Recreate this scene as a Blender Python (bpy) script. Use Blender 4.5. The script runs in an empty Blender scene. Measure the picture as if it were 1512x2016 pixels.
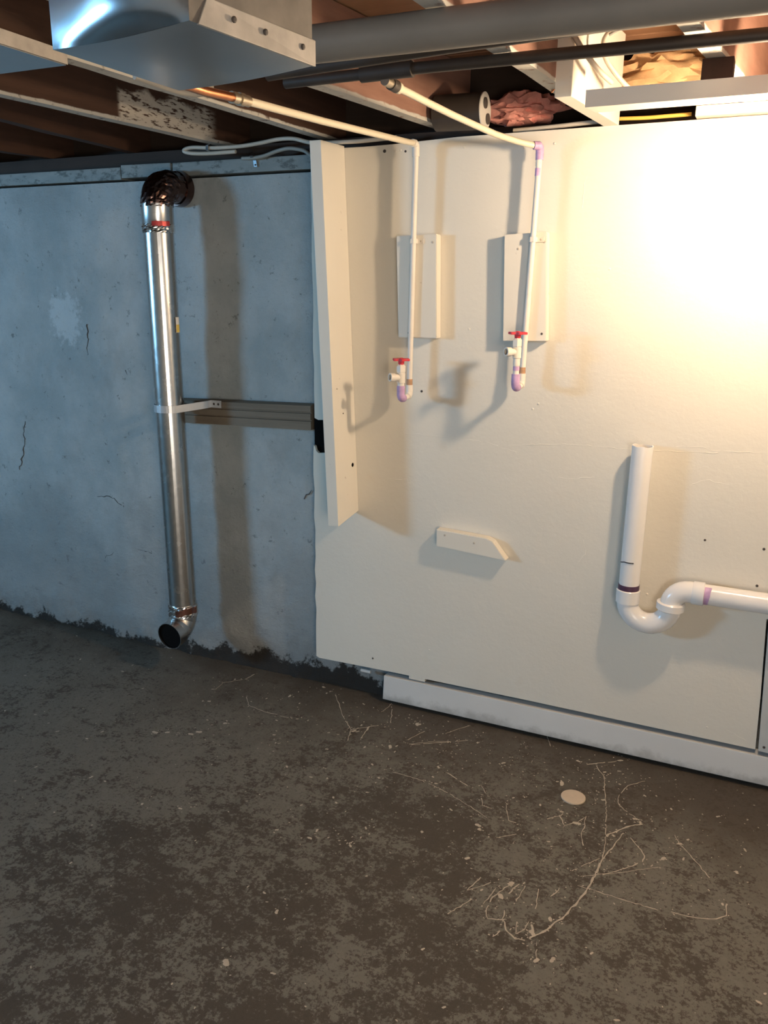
import bpy, bmesh, math, random
from mathutils import Vector, Matrix, noise
random.seed(7)
S = bpy.context.scene
C = S.collection

# ------------------------------------------------------------------ camera
YAW, PITCH, ROLL = 0.4285267, 0.2677320, -0.0091281
fw = Vector((-math.sin(YAW)*math.cos(PITCH), math.cos(YAW)*math.cos(PITCH), -math.sin(PITCH)))
r0 = Vector((math.cos(YAW), math.sin(YAW), 0)); d0 = fw.cross(r0)
rt = r0*math.cos(ROLL) + d0*math.sin(ROLL); dn = -r0*math.sin(ROLL) + d0*math.cos(ROLL)
cam = bpy.data.cameras.new('camera'); co = bpy.data.objects.new('camera', cam); C.objects.link(co)
M = Matrix((rt, -dn, -fw)).transposed().to_4x4(); M.translation = Vector((0, -2.456409, 1.45))
co.matrix_world = M
cam.sensor_fit = 'HORIZONTAL'; cam.sensor_width = 36.0; cam.lens = 36.0*1630/1512
cam.clip_start = 0.02
S.camera = co

# ------------------------------------------------------------------ light and exposure
W = bpy.data.worlds.new('sky'); S.world = W; W.use_nodes = True
W.node_tree.nodes['Background'].inputs[0].default_value = (0.55, 0.75, 1.0, 1)
W.node_tree.nodes['Background'].inputs[1].default_value = 0.6
def area(name, loc, direction, sx, sy, power, col):
    l = bpy.data.lights.new(name, 'AREA'); l.shape = 'RECTANGLE'; l.size = sx; l.size_y = sy
    l.energy = power; l.color = col
    o = bpy.data.objects.new(name, l); C.objects.link(o); o.location = loc
    o.rotation_euler = Vector(direction).to_track_quat('-Z', 'Z').to_euler(); return o
# daylight behind the small high basement window in the left wall; a warm fill light added in an unseen opening in the right wall
area('window_daylight', (-5.42, -3.28, 1.64), (1, 0.85, -0.10), 0.8, 0.46, 160, (0.27, 0.63, 1.0))
area('added_fill_light', (1.02, -3.15, 1.02), (-1, 0.45, 0), 0.85, 1.85, 58, (1.0, 0.87, 0.73))
S.view_settings.view_transform = 'Standard'; S.view_settings.look = 'None'
S.view_settings.gamma = 1.0; S.view_settings.use_curve_mapping = False
S.view_settings.exposure = 0.14
BULB = 800.0     # emission of the bare bulb

# ------------------------------------------------------------------ mesh helpers
def obj(name, bm, mat, parent=None, smooth=False, off=None):
    me = bpy.data.meshes.new(name)
    if off is None and parent is not None:
        off = Vector((0, 0, 0)); q = parent
        while q is not None: off += q.location; q = q.parent
    if off is not None and off.length > 0: bmesh.ops.translate(bm, verts=bm.verts, vec=-off)
    bm.normal_update(); bm.to_mesh(me); bm.free()
    for m in (mat if isinstance(mat, (list, tuple)) else [mat]): me.materials.append(m)
    if smooth:
        me.shade_smooth() if hasattr(me, 'shade_smooth') else None
        me.set_sharp_from_angle(angle=math.radians(38))
    o = bpy.data.objects.new(name, me); C.objects.link(o)
    if parent is not None: o.parent = parent
    return o
def thing(name, label, cat, loc, group=None):
    o = bpy.data.objects.new(name, None); C.objects.link(o); o.location = loc
    o.empty_display_size = .05
    o['label'] = label; o['category'] = cat
    if group: o['group'] = group
    return o
def tag(o, label, cat, group=None):
    o['label'] = label; o['category'] = cat
    if group: o['group'] = group
    return o
def struct(o): o['kind'] = 'structure'; return o
def stuff(o): o['kind'] = 'stuff'; return o
def bmn(): return bmesh.new()
def hexa(bm, v, bev=0.0, mi=0):
    vs = [bm.verts.new(p) for p in v]
    fs = [bm.faces.new([vs[i] for i in f]) for f in ((0,3,2,1),(4,5,6,7),(0,1,5,4),(1,2,6,5),(2,3,7,6),(3,0,4,7))]
    for f in fs: f.material_index = mi
    if bev > 0:
        es = list({e for f in fs for e in f.edges})
        bmesh.ops.bevel(bm, geom=es, offset=bev, segments=2, affect='EDGES', profile=.7, clamp_overlap=True)
    return bm
def box(bm, x0, x1, y0, y1, z0, z1, bev=0.0, mi=0):
    return hexa(bm, [(x0,y0,z0),(x1,y0,z0),(x1,y1,z0),(x0,y1,z0),(x0,y0,z1),(x1,y0,z1),(x1,y1,z1),(x0,y1,z1)], bev, mi)
def frames(pts):
    pts = [Vector(p) for p in pts]; n = len(pts); T = []
    for i in range(n):
        a = pts[max(i-1, 0)]; b = pts[min(i+1, n-1)]
        T.append((b-a).normalized())
    u = T[0].orthogonal().normalized(); U = []
    for i in range(n):
        u = (u - T[i]*u.dot(T[i])).normalized(); U.append((u, T[i].cross(u)))
    return pts, T, U
def tube(bm, pts, r, seg=20, caps=True, jitter=0.0, inner=None, depth=None, half=None):
    """round tube along a path; r is one radius or one per point; inner = wall radius ratio for an open end"""
    P, T, U = frames(pts); n = len(P)
    R = [r]*n if not isinstance(r, (list, tuple)) else list(r)
    seq = [(P[i], U[i], R[i]) for i in range(n)]
    if inner:                       # hollow: come back along the inside
        seq += [(P[i], U[i], R[i]*inner) for i in range(n-1, -1, -1)]
    rings = []
    for (p, (u, v), rr) in seq:
        ring = []
        for k in range(seg):
            a = 2*math.pi*k/seg
            q = rr*(1 + (random.uniform(-jitter, jitter) if jitter else 0))
            ring.append(bm.verts.new(p + (u*math.cos(a) + v*math.sin(a))*q))
        rings.append(ring)
    for a, b in zip(rings, rings[1:]):
        for k in range(seg):
            bm.faces.new((a[k], a[(k+1) % seg], b[(k+1) % seg], b[k]))
    if inner:
        a, b = rings[-1], rings[0]
        for k in range(seg): bm.faces.new((a[k], a[(k+1) % seg], b[(k+1) % seg], b[k]))
    elif caps:
        bm.faces.new(rings[0][::-1]); bm.faces.new(rings[-1])
    return bm
def arc(c, a, b, r, t0, t1, n=8):
    c, a, b = Vector(c), Vector(a), Vector(b)
    return [c + (a*math.cos(t0+(t1-t0)*i/n) + b*math.sin(t0+(t1-t0)*i/n))*r for i in range(n+1)]
def prism(bm, poly, axis, d0, d1, bev=0.0):
    """polygon of 2D points extruded along axis 0/1/2 between d0 and d1"""
    def mk(p, d):
        return {0: (d, p[0], p[1]), 1: (p[0], d, p[1]), 2: (p[0], p[1], d)}[axis]
    a = [bm.verts.new(mk(p, d0)) for p in poly]; b = [bm.verts.new(mk(p, d1)) for p in poly]
    n = len(poly); bm.faces.new(a[::-1]); bm.faces.new(b)
    for i in range(n): bm.faces.new((a[i], a[(i+1) % n], b[(i+1) % n], b[i]))
    bmesh.ops.recalc_face_normals(bm, faces=bm.faces[:])
    if bev > 0: bmesh.ops.bevel(bm, geom=bm.edges[:], offset=bev, segments=2, affect='EDGES', clamp_overlap=True)
    return bm
def ribbon(bm, pts, normal, width, thick):
    """flat strap of a given width (along normal) and thickness following a path"""
    P, T, U = frames(pts); nz = Vector(normal).normalized(); rows = []
    for i, p in enumerate(P):
        s = T[i].cross(nz).normalized()
        rows.append([bm.verts.new(p + nz*(width/2*a) + s*(thick/2*b)) for a, b in ((-1,-1),(1,-1),(1,1),(-1,1))])
    for a, b in zip(rows, rows[1:]):
        for k in range(4): bm.faces.new((a[k], a[(k+1) % 4], b[(k+1) % 4], b[k]))
    bm.faces.new(rows[0][::-1]); bm.faces.new(rows[-1])
    bmesh.ops.recalc_face_normals(bm, faces=bm.faces[:])
    return bm
def disc(bm, c, n, r, h, seg=16):
    c = Vector(c); n = Vector(n).normalized()
    return tube(bm, [c, c+n*h], r, seg)
def lump(bm, c, sx, sy, sz, amp=.35, freq=9, sub=4, seed=0):
    r = bmesh.ops.create_icosphere(bm, subdivisions=sub, radius=1)
    for v in r['verts']:
        d = v.co.copy(); k = 1 + amp*noise.fractal(d*freq*.3 + Vector((seed, 0, 0)), .8, 2.1, 5)
        v.co = Vector((c[0]+d.x*sx*k, c[1]+d.y*sy*k, c[2]+d.z*sz*k))
    return bm

# ------------------------------------------------------------------ material helpers
class N:
    def __init__(s, name):
        s.m = bpy.data.materials.new(name); s.m.use_nodes = True; s.t = s.m.node_tree
        s.b = s.t.nodes['Principled BSDF']; s.pos = s.t.nodes.new('ShaderNodeNewGeometry').outputs['Position']
    def n(s, kind, **kw):
        q = s.t.nodes.new('ShaderNode'+kind)
        for k, v in kw.items(): setattr(q, k, v)
        return q
    def link(s, a, b): s.t.links.new(a, b)
    def put(s, sock, v):
        if isinstance(v, bpy.types.NodeSocket): s.link(v, sock)
        elif isinstance(v, (tuple, list)) and len(v) == 3 and sock.type == 'RGBA': sock.default_value = (*v, 1)
        else: sock.default_value = v
    def vec(s, scale=(1,1,1), loc=(0,0,0)):
        q = s.n('Mapping'); s.link(s.pos, q.inputs[0]); q.inputs['Scale'].default_value = scale; q.inputs['Location'].default_value = loc
        return q.outputs[0]
    def noise(s, scale, detail=6, rough=.55, v=None, dist=0.0):
        q = s.n('TexNoise'); q.inputs['Scale'].default_value = scale; q.inputs['Detail'].default_value = detail
        q.inputs['Roughness'].default_value = rough; q.inputs['Distortion'].default_value = dist
        s.link(v if v else s.pos, q.inputs['Vector']); return q.outputs[0]
    def voro(s, scale, feature='F1', v=None):
        q = s.n('TexVoronoi', feature=feature); q.inputs['Scale'].default_value = scale
        s.link(v if v else s.pos, q.inputs['Vector']); return q
    def step(s, x, lo, hi):
        q = s.n('MapRange', interpolation_type='SMOOTHSTEP'); s.put(q.inputs[0], x)
        s.put(q.inputs[1], lo); s.put(q.inputs[2], hi); return q.outputs[0]
    def math(s, op, a, b=0.0, c=None):
        q = s.n('Math', operation=op); s.put(q.inputs[0], a); s.put(q.inputs[1], b)
        if c is not None: s.put(q.inputs[2], c)
        return q.outputs[0]
    def mix(s, f, a, b):
        q = s.n('Mix', data_type='RGBA'); s.put(q.inputs[0], f); s.put(q.inputs[6], a); s.put(q.inputs[7], b); return q.outputs[2]
    def xyz(s):
        q = s.n('SeparateXYZ'); s.link(s.pos, q.inputs[0]); return q.outputs
    def bump(s, h, strength, dist):
        q = s.n('Bump'); q.inputs['Strength'].default_value = strength; q.inputs['Distance'].default_value = dist
        s.link(h, q.inputs['Height'])
        if s.b.inputs['Normal'].links: s.link(s.b.inputs['Normal'].links[0].from_socket, q.inputs['Normal'])
        s.link(q.outputs[0], s.b.inputs['Normal'])
    def out(s, col=None, rough=.6, metal=0.0, spec=None):
        if col is not None: s.put(s.b.inputs['Base Color'], col)
        s.put(s.b.inputs['Roughness'], rough); s.put(s.b.inputs['Metallic'], metal)
        if spec is not None: s.b.inputs['Specular IOR Level'].default_value = spec
        return s.m
def flat(name, col, rough=.5, metal=0.0, var=.08, scale=14, bump=.0, spec=None):
    a = N(name); d = tuple(c*(1-var*2) for c in col); l = tuple(min(1, c*(1+var)) for c in col)
    c = a.mix(a.noise(scale), d, l)
    if bump: a.bump(a.noise(scale*6), bump, .002)
    return a.out(c, rough, metal, spec)

# painted plywood / drywall panel
a = N('cream_wall_paint'); n1 = a.noise(2.2, 5); n2 = a.noise(70, 4)
col = a.mix(n1, (.66,.62,.54), (.76,.725,.64)); col = a.mix(a.step(a.noise(9, 8), .62, .75), col, (.70,.65,.56))
a.bump(n2, .16, .003); a.bump(a.noise(7, 8, .65), .26, .012); m_panel = a.out(col, .5, spec=.35)
# painted poured concrete
a = N('painted_concrete'); x, y, z = a.xyz()
big = a.noise(1.7, 8, .68); pit = a.noise(30, 8, .75, a.vec((1,1,1.5))); fine = a.noise(110, 6, .7)
col = a.mix(a.step(big, .32, .68), (.36,.42,.435), (.55,.585,.585))
col = a.mix(a.math('MULTIPLY', a.step(a.noise(6, 9, .7, a.vec((1,1,.8), (3,0,0))), .50, .66), .35), col, (.34,.36,.36))
col = a.mix(a.math('MULTIPLY', a.step(a.noise(26, 9, .76), .60, .66), .75), col, (.16,.175,.175))
col = a.mix(a.math('MULTIPLY', a.step(fine, .60, .68), .35), col, (.24,.26,.26))
ex = a.math('DIVIDE', a.math('ADD', x, 2.53), .10); ez = a.math('DIVIDE', a.math('ADD', z, -1.31), .12)
ell = a.math('ADD', a.math('ADD', a.math('MULTIPLY', ex, ex), a.math('MULTIPLY', ez, ez)), a.math('MULTIPLY', a.noise(30, 7, .7), 3.2))
col = a.mix(a.math('MULTIPLY', a.step(ell, 2.5, 1.9), .6), col, (.70,.76,.78))
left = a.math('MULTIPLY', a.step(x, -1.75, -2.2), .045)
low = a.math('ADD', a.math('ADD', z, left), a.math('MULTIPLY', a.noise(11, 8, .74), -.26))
low_grey = a.math('ADD', z, a.math('MULTIPLY', a.noise(4, 8, .7), -.9))
col = a.mix(a.math('MULTIPLY', a.step(low_grey, .35, -.25), .55), col, (.24,.25,.25))  # greyer and darker towards the floor, broken up by noise
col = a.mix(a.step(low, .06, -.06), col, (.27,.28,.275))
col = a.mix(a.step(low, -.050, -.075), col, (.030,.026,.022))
a.bump(big, .6, .04); a.bump(pit, .8, .012); a.bump(fine, .4, .004); m_conc = a.out(col, .72, spec=.3)
# floor
a = N('stained_concrete_floor'); x, y, z = a.xyz()
l1 = a.noise(1.3, 5, .6); l2 = a.noise(12, 13, .78, dist=.1); l3 = a.noise(30, 10, .75); l4 = a.noise(110, 6, .7)
grey = a.mix(l1, (.130,.120,.099), (.182,.168,.138))
grey = a.mix(a.math('MULTIPLY', a.step(l3, .45, .62), .5), grey, (.205,.192,.160))
bare = a.mix(l4, (.030,.023,.016), (.088,.070,.052))
# paint has worn off in blotches; more of it in the middle of the floor and along the wall
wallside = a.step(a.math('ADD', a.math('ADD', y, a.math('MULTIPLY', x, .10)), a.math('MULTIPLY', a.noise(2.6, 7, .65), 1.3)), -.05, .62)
def spot(cx, cy, r):
    q = a.n('VectorMath', operation='DISTANCE'); a.link(a.vec((1,1,0)), q.inputs[0]); q.inputs[1].default_value = (cx, cy, 0)
    return a.step(q.outputs['Value'], r, r*.2)
mid = 0.0
for (cx_, cy_, r_, s_) in ((-1.12,-1.20,.42,1.0),(-.82,-.88,.40,1.0),(-1.42,-1.05,.34,.8),(-.74,-.62,.36,.9),(-.45,-1.05,.36,.85),(-.9,-1.45,.4,.9),(-.05,-.72,.3,.5),(-1.1,-.62,.35,.5),(-.35,-.45,.5,.5)):
    mid = a.math('MAXIMUM', mid, a.math('MULTIPLY', spot(cx_, cy_, r_*1.25), s_))
thr = a.math('ADD', a.math('ADD', a.math('MULTIPLY', l2, .66), a.math('ADD', a.math('MULTIPLY', a.noise(38, 10, .85), .85), a.math('MULTIPLY', l4, .45))), a.math('ADD', a.math('MULTIPLY', mid, .115), a.math('MULTIPLY', a.math('ADD', a.noise(4.2, 7, .65), -.5), .42)))
worn = a.math('MULTIPLY', a.step(thr, 1.015, 1.075), .88)
col = a.mix(worn, grey, bare)
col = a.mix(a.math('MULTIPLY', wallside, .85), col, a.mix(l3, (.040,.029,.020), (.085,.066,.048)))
col = a.mix(a.math('MULTIPLY', a.step(l4, .54, .64), .50), col, (.045,.036,.027))
col = a.mix(a.math('MULTIPLY', a.step(a.noise(75, 8, .75), .63, .70), .55), col, (.30,.27,.22))
a.bump(l3, .45, .008); a.bump(l4, .4, .004)
m_floor = a.out(col, a.math('ADD', .50, a.math('MULTIPLY', l3, .35)), spec=.35)
# old framing lumber, with paint overspray along the lower edge
def lumber(name, dark=(.028,.015,.010), light=(.10,.050,.032), paint=0.0, patch=None, along='y', pc=(.52,.50,.45)):
    a = N(name); x, y, z = a.xyz()
    v = a.vec((30,1.6,30) if along == 'y' else (1.6,30,30))
    g = a.noise(1.0, 8, .62, v); b = a.noise(3.0, 5)
    col = a.mix(g, dark, light); col = a.mix(a.math('MULTIPLY', a.step(b, .5, .7), .6), col, dark)
    if paint:
        k = a.math('ADD', z, a.math('MULTIPLY', a.noise(45, 5, .6, a.vec((1,.25,1))), -.012))
        col = a.mix(a.math('MULTIPLY', a.step(k, paint, paint-.004), a.step(a.noise(40, 4), .25, .45)), col, pc)
    if patch:
        y0, y1, z1 = patch
        k = a.math('ADD', z, a.math('MULTIPLY', a.noise(9, 6), -.10))
        f = a.math('MULTIPLY', a.step(k, z1, z1-.02), a.math('MULTIPLY', a.step(y, y0, y0+.02), a.step(y, y1, y1-.06)))
        col = a.mix(a.math('MULTIPLY', f, a.step(a.noise(60, 5, .6, a.vec((1,.5,2))), .38, .5)), col, (.50,.46,.40))
    a.bump(g, .3, .004); return a.out(col, .75, spec=.25)
m_joist = lumber('bare_joist_wood')
m_joist_p = lumber('joist_wood_painted_edge', paint=1.905)
m_joist_q = lumber('joist_wood_painted_end', paint=1.905, patch=(-.42, .02, 1.95))
m_joist_lit = lumber('bulb_lit_joist_wood', (.17,.085,.06), (.42,.24,.18), paint=1.905)  # bulb glow put into the wood colour, a lit copy of the joist wood
m_plank = lumber('subfloor_wood', (.20,.10,.055), (.42,.24,.14), along='x')
m_old = lumber('weathered_wood', (.12,.095,.07), (.26,.215,.16), along='x')
m_rim = lumber('dark_rim_wood', (.02,.014,.010), (.06,.04,.03), along='x')
a = N('grey_sill_paint'); col = a.mix(a.noise(9, 7, .65, a.vec((1,3,3))), (.15,.17,.165), (.30,.32,.305))
col = a.mix(a.math('MULTIPLY', a.step(a.noise(18, 9, .75, a.vec((1,2,2))), .52, .62), .8), col, (.07,.075,.07)); a.bump(a.noise(30), .3, .006); m_sill = a.out(col, .65)
a = N('cream_painted_wood'); col = a.mix(a.noise(3, 5), (.70,.655,.57), (.78,.74,.65))
col = a.mix(a.step(a.noise(34, 4), .68, .74), col, (.58,.53,.45)); a.bump(a.noise(1, 6, .6, a.vec((60,60,4))), .10, .003); m_cream = a.out(col, .45, spec=.4)
a = N('white_painted_wood'); col = a.mix(a.noise(5, 6), (.60,.60,.585), (.72,.72,.70)); x, y, z = a.xyz()
low = a.math('ADD', z, a.math('MULTIPLY', a.noise(13, 7, .7), -.10))
col = a.mix(a.math('MULTIPLY', a.step(low, .0, -.04), .55), col, (.24,.235,.22)); a.bump(a.noise(1, 6, .6, a.vec((4,60,60))), .15, .003); m_white = a.out(col, .5)
m_grey_bd = flat('blue_grey_painted_board', (.52,.54,.53), .5, bump=.1)
# metals
def galv(name, base, rough, spangle=40):
    a = N(name); v = a.voro(spangle).outputs['Color']
    g = a.n('RGBToBW'); a.link(v, g.inputs[0]); f = a.math('MULTIPLY', g.outputs[0], .8)
    col = a.mix(f, tuple(c*.9 for c in base), base); a.bump(a.noise(5, 3), .10, .01)
    return a.out(col, a.math('ADD', rough, a.math('MULTIPLY', f, .05)), 1.0)
m_galv = galv('galvanized_steel', (.60,.60,.59), .24, 70)
m_duct = galv('duct_sheet_metal', (.50,.52,.53), .30, 25)
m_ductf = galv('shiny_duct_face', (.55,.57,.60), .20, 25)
m_ductside = flat('dull_mottled_duct_side', (.20,.185,.165), .5, .4, .3, 25)  # base darkened for the dark surroundings this side reflects
m_flange = flat('pale_oxidised_flange', (.50,.46,.41), .6, .25, .22, 30)
m_foil = flat('crinkled_foil_tape', (.80,.78,.76), .16, 1.0, .05)
m_foil_red = flat('dark_foil_tape', (.17,.105,.09), .24, 1.0, .25, 25)
m_redfoil = flat('reddish_foil_tape', (.50,.24,.19), .22, 1.0, .2, 40)
m_redseal = flat('red_printed_tape', (.45,.05,.05), .35, .4, .2, 40)
m_black = flat('black_void', (.006,.006,.006), .9, spec=.05)
m_steel_dark = flat('grey_painted_iron_pipe', (.20,.175,.145), .42, 0.0, .12, 10)
m_rusty = flat('dark_iron_pipe', (.045,.036,.030), .5, 0.0, .2, 20)
m_cpvc = flat('cream_cpvc_plastic', (.74,.66,.50), .38, var=.05)
m_cpvc_p = flat('painted_cpvc_plastic', (.76,.71,.63), .45, var=.06, scale=25)
m_primer = flat('purple_primer_stain', (.58,.38,.62), .5, var=.25, scale=50)
m_rustst = flat('rusty_flux_stain', (.50,.29,.16), .6, var=.25, scale=60)
m_primer_d = flat('dark_purple_primer', (.085,.035,.075), .4, var=.25, scale=60)
m_pvc = flat('white_pvc_plastic', (.80,.78,.76), .22, var=.02, spec=.5)
m_red = flat('red_plastic', (.62,.035,.05), .4, var=.1)
m_copper = flat('copper_pipe', (.72,.30,.15), .30, 1.0, .15, 30)
m_brass = flat('solder_grey_brass', (.55,.47,.36), .35, .9, .15, 40)
m_zinc = flat('zinc_hardware', (.62,.66,.70), .25, 1.0, .05)
m_strap = flat('dull_strap_metal', (.66,.67,.68), .34, .55)
m_screw = flat('painted_screw_head', (.50,.45,.38), .5)
m_screw_d = flat('dark_screw_head', (.06,.05,.045), .6)
m_cable = flat('cream_cable_sheath', (.55,.49,.40), .5, var=.15, scale=20)
m_cable_g = flat('grey_cable_sheath', (.30,.30,.27), .5, var=.15, scale=20)
m_yellow = flat('yellow_cable_sheath', (.75,.50,.10), .5)
m_marker = flat('black_marker_ink', (.02,.02,.03), .6)
m_splat = flat('pale_paint_splatter', (.50,.43,.34), .6, var=.15, scale=40)
m_plug = flat('beige_plastic_plug', (.58,.47,.35), .55, var=.06, scale=60)
m_pinkins = flat('pink_fibreglass', (.80,.36,.30), .95, var=.25, scale=40, bump=.5)
m_tanins = flat('tan_fibreglass', (.72,.46,.24), .95, var=.25, scale=35, bump=.5)
m_label_y = flat('yellow_sticker', (.75,.55,.12), .5); m_label_w = flat('white_sticker', (.75,.74,.70), .5)
m_porc = flat('white_porcelain', (.82,.82,.80), .25, var=.02)
m_wallw = flat('white_side_wall_paint', (.74,.70,.62), .6, var=.05, scale=3)
m_crack = flat('dark_hairline_crack', (.085,.09,.09), .8)
m_plate = flat('pale_cover_plate', (.62,.60,.55), .45, var=.08)
m_bore = flat('dark_brown_bore', (.09,.075,.06), .6, var=.3, scale=40)
a = N('glowing_bulb_glass'); a.b.inputs['Emission Color'].default_value = (1.0, .74, .49, 1); a.b.inputs['Emission Strength'].default_value = BULB
m_bulb = a.out((.9,.9,.88), .3)

# ------------------------------------------------------------------ the setting
XL, XR, YF, YB = -5.3, 0.95, -5.0, 0.05      # left wall, right wall, wall behind the camera, concrete wall
ZJ, ZT = 1.90, 2.09                          # underside and top of the joists
def grid_wall(name, x0, x1, z0, z1, nx, nz):
    bm = bmn(); vs = []
    for j in range(nz+1):
        t = j/nz; z = z0 + (z1-z0)*t**1.25
        row = []
        for i in range(nx+1):
            x = x0 + (x1-x0)*i/nx
            p = Vector((x*1.7, 3.1, z*1.7))
            d = .009*noise.fractal(p, .9, 2.0, 4) + .003*noise.fractal(p*9, .9, 2.0, 3)
            edge = .07 + .035*noise.noise(Vector((x*4.3, 0, 7.7)))
            if z < .20:                       # crumbling, bulging foot of the wall
                k = max(0, 1-z/(edge*2))
                d += k*(.020 + .016*noise.noise(Vector((x*9, 5, z*11))) + .010*noise.noise(Vector((x*31, 9, z*33))))
            if x > -1.40: d = d*.4
            row.append(bm.verts.new((x, YB - d, z)))
        vs.append(row)
    for j in range(nz):
        for i in range(nx): bm.faces.new((vs[j][i], vs[j][i+1], vs[j+1][i+1], vs[j+1][i]))
    b = [bm.verts.new(q) for q in ((x0, YB+.2, z0), (x1, YB+.2, z0), (x1, YB+.2, z1), (x0, YB+.2, z1))]
    bm.faces.new(b[::-1])
    top = vs[-1]; bm.faces.new(top + [b[2], b[3]])
    return obj(name, bm, m_conc, smooth=True)
wall_back = struct(grid_wall('wall_back', XL, XR, 0, 1.799, 300, 84))
bm = bmn(); box(bm, XL-.1, XR+.1, YF-.1, YB+.2, -.1, 0); floor = struct(obj('floor', bm, m_floor))
DY0, DY1 = -3.6, -2.7
bm = bmn()
for (y0, y1, z0, z1) in ((YF, DY0, 0, 2.12), (DY1, YB+.2, 0, 2.12), (DY0, DY1, 1.95, 2.12)):
    box(bm, XR, XR+.1, y0, y1, z0, z1)
wall_right = struct(obj('wall_right', bm, m_wallw))
# left wall with the high basement window
WY0, WY1, WZ0, WZ1 = -3.65, -2.88, 1.44, 1.86
bm = bmn()
for (y0, y1, z0, z1) in ((YF, WY0, 0, 2.12), (WY1, YB+.2, 0, 2.12), (WY0, WY1, 0, WZ0), (WY0, WY1, WZ1, 2.12)):
    box(bm, XL-.1, XL, y0, y1, z0, z1)
wall_left = struct(obj('wall_left', bm, m_conc))
bm = bmn()
for (y0, y1, z0, z1) in ((WY0, WY1, WZ0, WZ0+.025), (WY0, WY1, WZ1-.025, WZ1), (WY0, WY0+.025, WZ0, WZ1), (WY1-.025, WY1, WZ0, WZ1)):
    box(bm, XL-.07, XL-.03, y0, y1, z0, z1)
window = struct(obj('window_1', bm, m_white))
# front wall behind the camera, frame of the unseen opening added for the fill light
bm = bmn(); box(bm, XL, XR, YF-.1, YF, 0, 2.12); wall_front = struct(obj('wall_front', bm, m_wallw))
bm = bmn()
for (y0, y1, z0, z1) in ((DY0-.06, DY0, 0, 1.99), (DY1, DY1+.06, 0, 1.99), (DY0, DY1, 1.95, 1.99)):
    box(bm, XR-.015, XR+.10, y0, y1, z0, z1)
struct(obj('added_doorway', bm, m_white))
# ceiling: the subfloor boards lie across the joists, each one a plank
bm = bmn(); box(bm, XL-.1, XR+.1, YF-.1, YB+.3, ZT+.026, ZT+.05)
ceiling = struct(obj('ceiling', bm, m_rim))
y = -3.2; i = 0
while y < .2:
    bm = bmn(); dz = random.uniform(0, .003)
    box(bm, XL, XR, y, y+.136, ZT+.001+dz, ZT+.0255); obj('plank', bm, m_plank, ceiling, off=Vector((0,0,0))); y += .141
# rim board and sill plates on top of the concrete wall
bm = bmn(); box(bm, XL, XR, .19, .235, 1.80, ZT); obj('rim_board', bm, m_rim, wall_back, off=Vector((0,0,0)))
for (x0, x1, dz, dy) in ((XL, -2.19, .000, .004), (-2.185, -1.965, .004, 0.0), (-1.958, XR, .001, .002)):
    bm = bmn()
    hexa(bm, [(x0,.036+dy,1.806+dz),(x1,.036+dy,1.806+dz),(x1,.19,1.806+dz),(x0,.19,1.806+dz),(x0,.036+dy,1.850+dz),(x1,.036+dy,1.848+dz),(x1,.19,1.848+dz),(x0,.19,1.850+dz)], .004)
    obj('sill_plate', bm, m_sill, wall_back, off=Vector((0,0,0)))
bm = bmn(); box(bm, XL, XR, .085, .19, 1.852, ZJ-.001); obj('top_plate', bm, m_rim, wall_back, off=Vector((0,0,0)))
# hairline cracks in the concrete and paint ridges are thin relief
def strip(bm, pts, y, w, d, jit=.004):
    P = []
    for (a, b), (a2, b2) in zip(pts, pts[1:]):
        n = max(2, int(math.hypot(a2-a, b2-b)/.012))
        P += [(a+(a2-a)*k/n + random.uniform(-jit, jit), b+(b2-b)*k/n + random.uniform(-jit, jit)) for k in range(n)]
    P.append(pts[-1])
    tube(bm, [(x, y, z) for x, z in P], [w*random.uniform(.4, 1.0) for _ in P], 6)
bm = bmn()
for L in ([(-2.3,.582),(-2.304,.475),(-2.218,.492),(-2.146,.51)],[(-2.293,.455),(-2.332,.39),(-2.424,.338)],[(-2.413,1.295),(-2.432,1.13)],
          [(-2.805,.882),(-2.831,.751),(-2.865,.671)],[(-2.237,1.12),(-2.238,1.043)],[(-2.183,.449),(-2.175,.397),(-2.245,.402)],[(-2.444,.602),(-2.363,.606),(-2.313,.58)],
          [(-1.55,1.14),(-1.52,1.20)],[(-1.46,.71),(-1.43,.74)]):
    strip(bm, L, YB-.0010, .0022, 0, .006)
stuff(obj('crack', bm, m_crack, wall_back, off=Vector((0,0,0))))

# floor joists, one by one (lower left edge at two depths, skewed a little as built)
def joist(xa, ya, xb, yb, y0, y1, mat, label, w=.038, zb=ZJ, zt=ZT-.001):
    s = (xb-xa)/(yb-ya); f = lambda y: xa + s*(y-ya)
    bm = bmn(); ns = 24; rows = []
    for i in range(ns+1):
        y = y0 + (y1-y0)*i/ns; x = f(y); wv = .0025*noise.noise(Vector((xa*7, y*6, 0)))
        rows.append([bm.verts.new(q) for q in ((x, y, zb+wv), (x+w, y, zb+wv*.5), (x+w, y, zt), (x, y, zt))])
    for a, b in zip(rows, rows[1:]):
        for k in range(4): bm.faces.new((a[k], b[k], b[(k+1) % 4], a[(k+1) % 4]))
    bm.faces.new(rows[0]); bm.faces.new(rows[-1][::-1])
    bmesh.ops.recalc_face_normals(bm, faces=bm.faces[:])
    return tag(obj('floor_joist', bm, mat), label, 'joist')
JY = .188
joist(-3.00, 0, -3.00, -1, -3.1, JY, m_joist, 'dark bare joist at the far left, nearest the picture edge above the ledge')
joist(-2.60, .03, -2.616, -.1, -3.1, JY, m_joist, 'dark bare joist with pale scuffs, second from the far left')
joist(-2.21, .215, -2.127, -.53, -3.1, JY, m_joist, 'dark brown joist left of the white-scraped one, ending over the vent pipe')
joist(-1.782, .066, -1.852, -.77, -3.1, JY, m_joist_q, 'brown joist with a white scraped patch near its wall end')
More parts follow.
